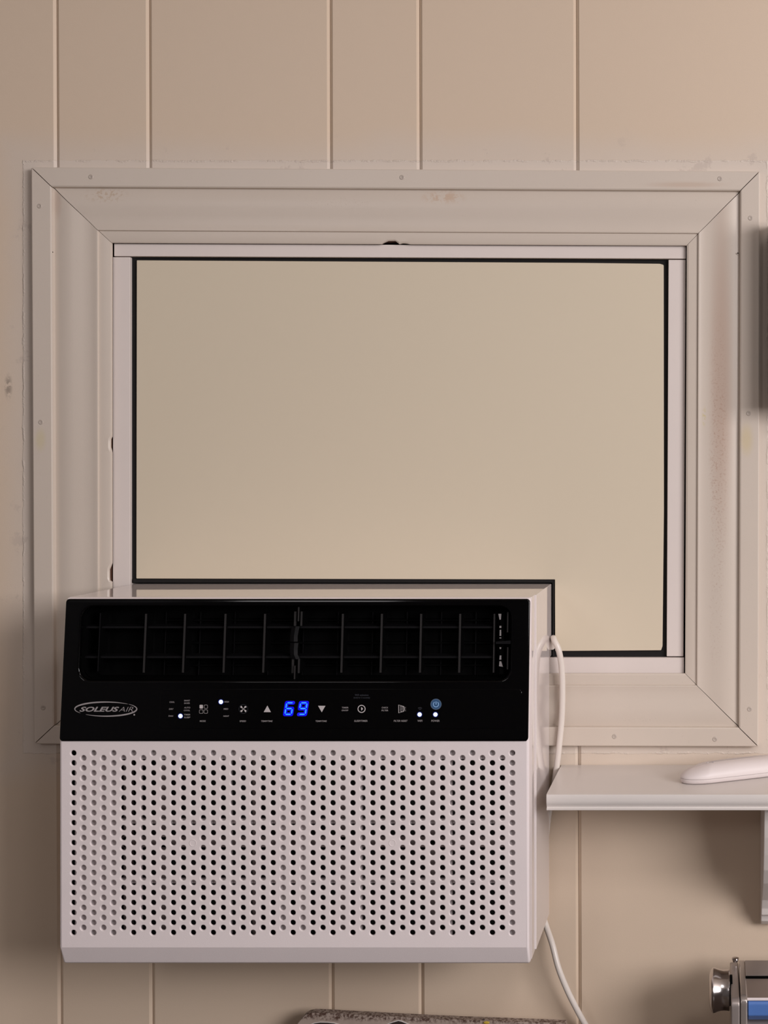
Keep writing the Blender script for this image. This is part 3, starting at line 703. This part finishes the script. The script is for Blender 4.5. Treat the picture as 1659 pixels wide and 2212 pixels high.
for (px, py, s_) in ((1044, 2204, 3.4), (1052, 2206, 2.4), (1078, 2207, 2.6), (953, 2199, 1.6), (1060, 2207.5, 2), (752, 2191, 1.2), (935, 2203, 1.8)):
    x_, z_ = W(px, py, Yp+.003); bm = bmesh.new(); bmesh.ops.create_icosphere(bm, subdivisions=1, radius=s_*.00052)
    for v in bm.verts: v.co = Vector((x_, Yp+.003, z_))+v.co*fl.uniform(.7, 1.3)
    fin('rust_crumb', bm, M['dark'], gp, 0)
x_, z_ = W(1051, 2209, Yp-.001); bm = bmesh.new(); bmesh.ops.create_icosphere(bm, subdivisions=1, radius=.0022)
for v in bm.verts: v.co = Vector((x_, Yp-.001, z_))+Vector((v.co.x*1.8, v.co.y*.4, v.co.z*.8))
fin('yellow_speck', bm, plain('yellow_paint', (.6, .42, .05), .5), gp, 0)
# pasta machine
pm = tag(empty('pasta_machine', (.06, -.10, CT)), 'chrome hand-cranked pasta machine with round adjusting knob at the lower right edge', 'pasta machine')
YM = -.11; K = (DW+YM)/FPX
def X(px): return (px-VX)*K
def Z(py): return ZC-(py-VY)*K
c = (0, YM, Z(2139))
kp = [(X(1531.5), .0008), (X(1531.5), 27*K), (X(1532.5), 34*K), (X(1536), 42*K), (X(1539.5), 46.4*K), (X(1541), 47.2*K), (X(1545), 46.2*K), (X(1549), 44.6*K), (X(1556), 42.6*K), (X(1563), 41.6*K), (X(1570), 42*K), (X(1574), 42.6*K), (X(1576), 41.5*K)]
lathe('adjusting_knob', kp, c, M['chrome'], pm, 64, 'X', 25)
lathe('knob_shaft', [(X(1575), 32*K), (X(1582), 32*K)], c, M['black_matte'], pm, 32, 'X')
M['plate'] = plain('scuffed_chrome', (.50, .45, .42), .22, .7)
def plate(name, xa_, xb_, ytop, mat, y0=-.165, y1=-.05, r=.008):
    P_ = [(y0, CT+.001)]
    zt2 = W(0, ytop, y1)[1]
    for k in range(7): t = math.pi*k/12; P_.append((y0+r-r*math.cos(t), zt2-r+r*math.sin(t)))
    for k in range(7): t = math.pi/2+math.pi*k/12; P_.append((y1-r-r*math.cos(t), zt2-r+r*math.sin(t)))
    P_.append((y1, CT+.001))
    return prism(name, P_, X(xa_), X(xb_), mat, pm, .0014, 3, 'X')
plate('side_plate', 1578, 1596, 2074, M['steel']); plate('side_plate', 1597.5, 1612, 2070, M['plate'], -.163, -.050)
plate('side_plate', 1850, 1866, 2070, M['plate'], -.163, -.050)
lathe('screw_head', [(0, .0030), (.0018, .0032), (.0024, .0040), (.0042, .0038), (.0050, .002)], (X(1590), -.062, W(0, 2074, -.06)[1]-.001), M['chrome'], pm, 20, 'Z')
def zat(py, Y): return W(0, py, Y)[1]
def barX(name, prof, mat, b=.0008): return prism(name, prof, X(1611), X(1851), mat, pm, b, 2, 'X')
barX('top_cover', [(-.105, zat(2107, -.105)), (-.059, zat(2074, -.059)), (-.059, 1.04), (-.105, 1.045)], M['steel'])
box('roller_slot', X(1611), X(1851), -.1083, -.1052, 1.045, zat(2107.6, -.105), M['black_matte'], pm)  # solid black strip standing for the shade in the gap below the cover
barX('hopper_plate', [(-.152, zat(2156, -.152)), (-.1085, zat(2113.5, -.1085)), (-.1085, 1.040), (-.152, 1.040)], M['brownsteel'])
lathe('front_rod', [(X(1611), .0016), (X(1851), .0016)], (0, -.1562, zat(2158.5, -.1562)), M['rib'], pm, 16, 'X')
prism('blue_cover', [(-.156, zat(2162, -.156)), (-.158, zat(2170, -.158)), (-.158, zat(2194, -.158)), (-.150, zat(2203, -.150)), (-.10, zat(2203, -.150)), (-.10, zat(2162, -.156))], X(1613.5), X(1849), M['blue'], pm, .0012, 2, 'X')  # blue reflection on the front put into its base colour
lathe('roller', [(X(1611), .014), (X(1851), .014)], (0, -.128, 1.010), M['steel'], pm, 24, 'X')
box('base', X(1600), X(1860), -.155, -.055, CT, CT+.012, M['steel'], pm, .002)
# ------------------------------------------------------------------ things just outside the frame that throw the shadows
wb = tag(empty('wall_rack', (.12, 0, 1.67)), 'charcoal spice rack fixed to the wall just beyond the right edge, beside the casing', 'rack')  # unseen block added to cast the shadow at the right edge
za, zb2 = W(0, 487)[1], W(0, 880)[1]
xw = W(1672, 0, 0)[0]
box('rack_body', xw, xw+.22, -.058, -.0006, zb2, za, M['grey'], wb, .001)
lp = tag(empty('ceiling_lamp', (.55, -1.9, ZT)), 'square flush ceiling lamp out of frame', 'lamp')
box('lamp_body', 0.35, 0.75, -2.1, -1.7, ZT-.045, ZT-.0005, M['ceil'], lp, .004)
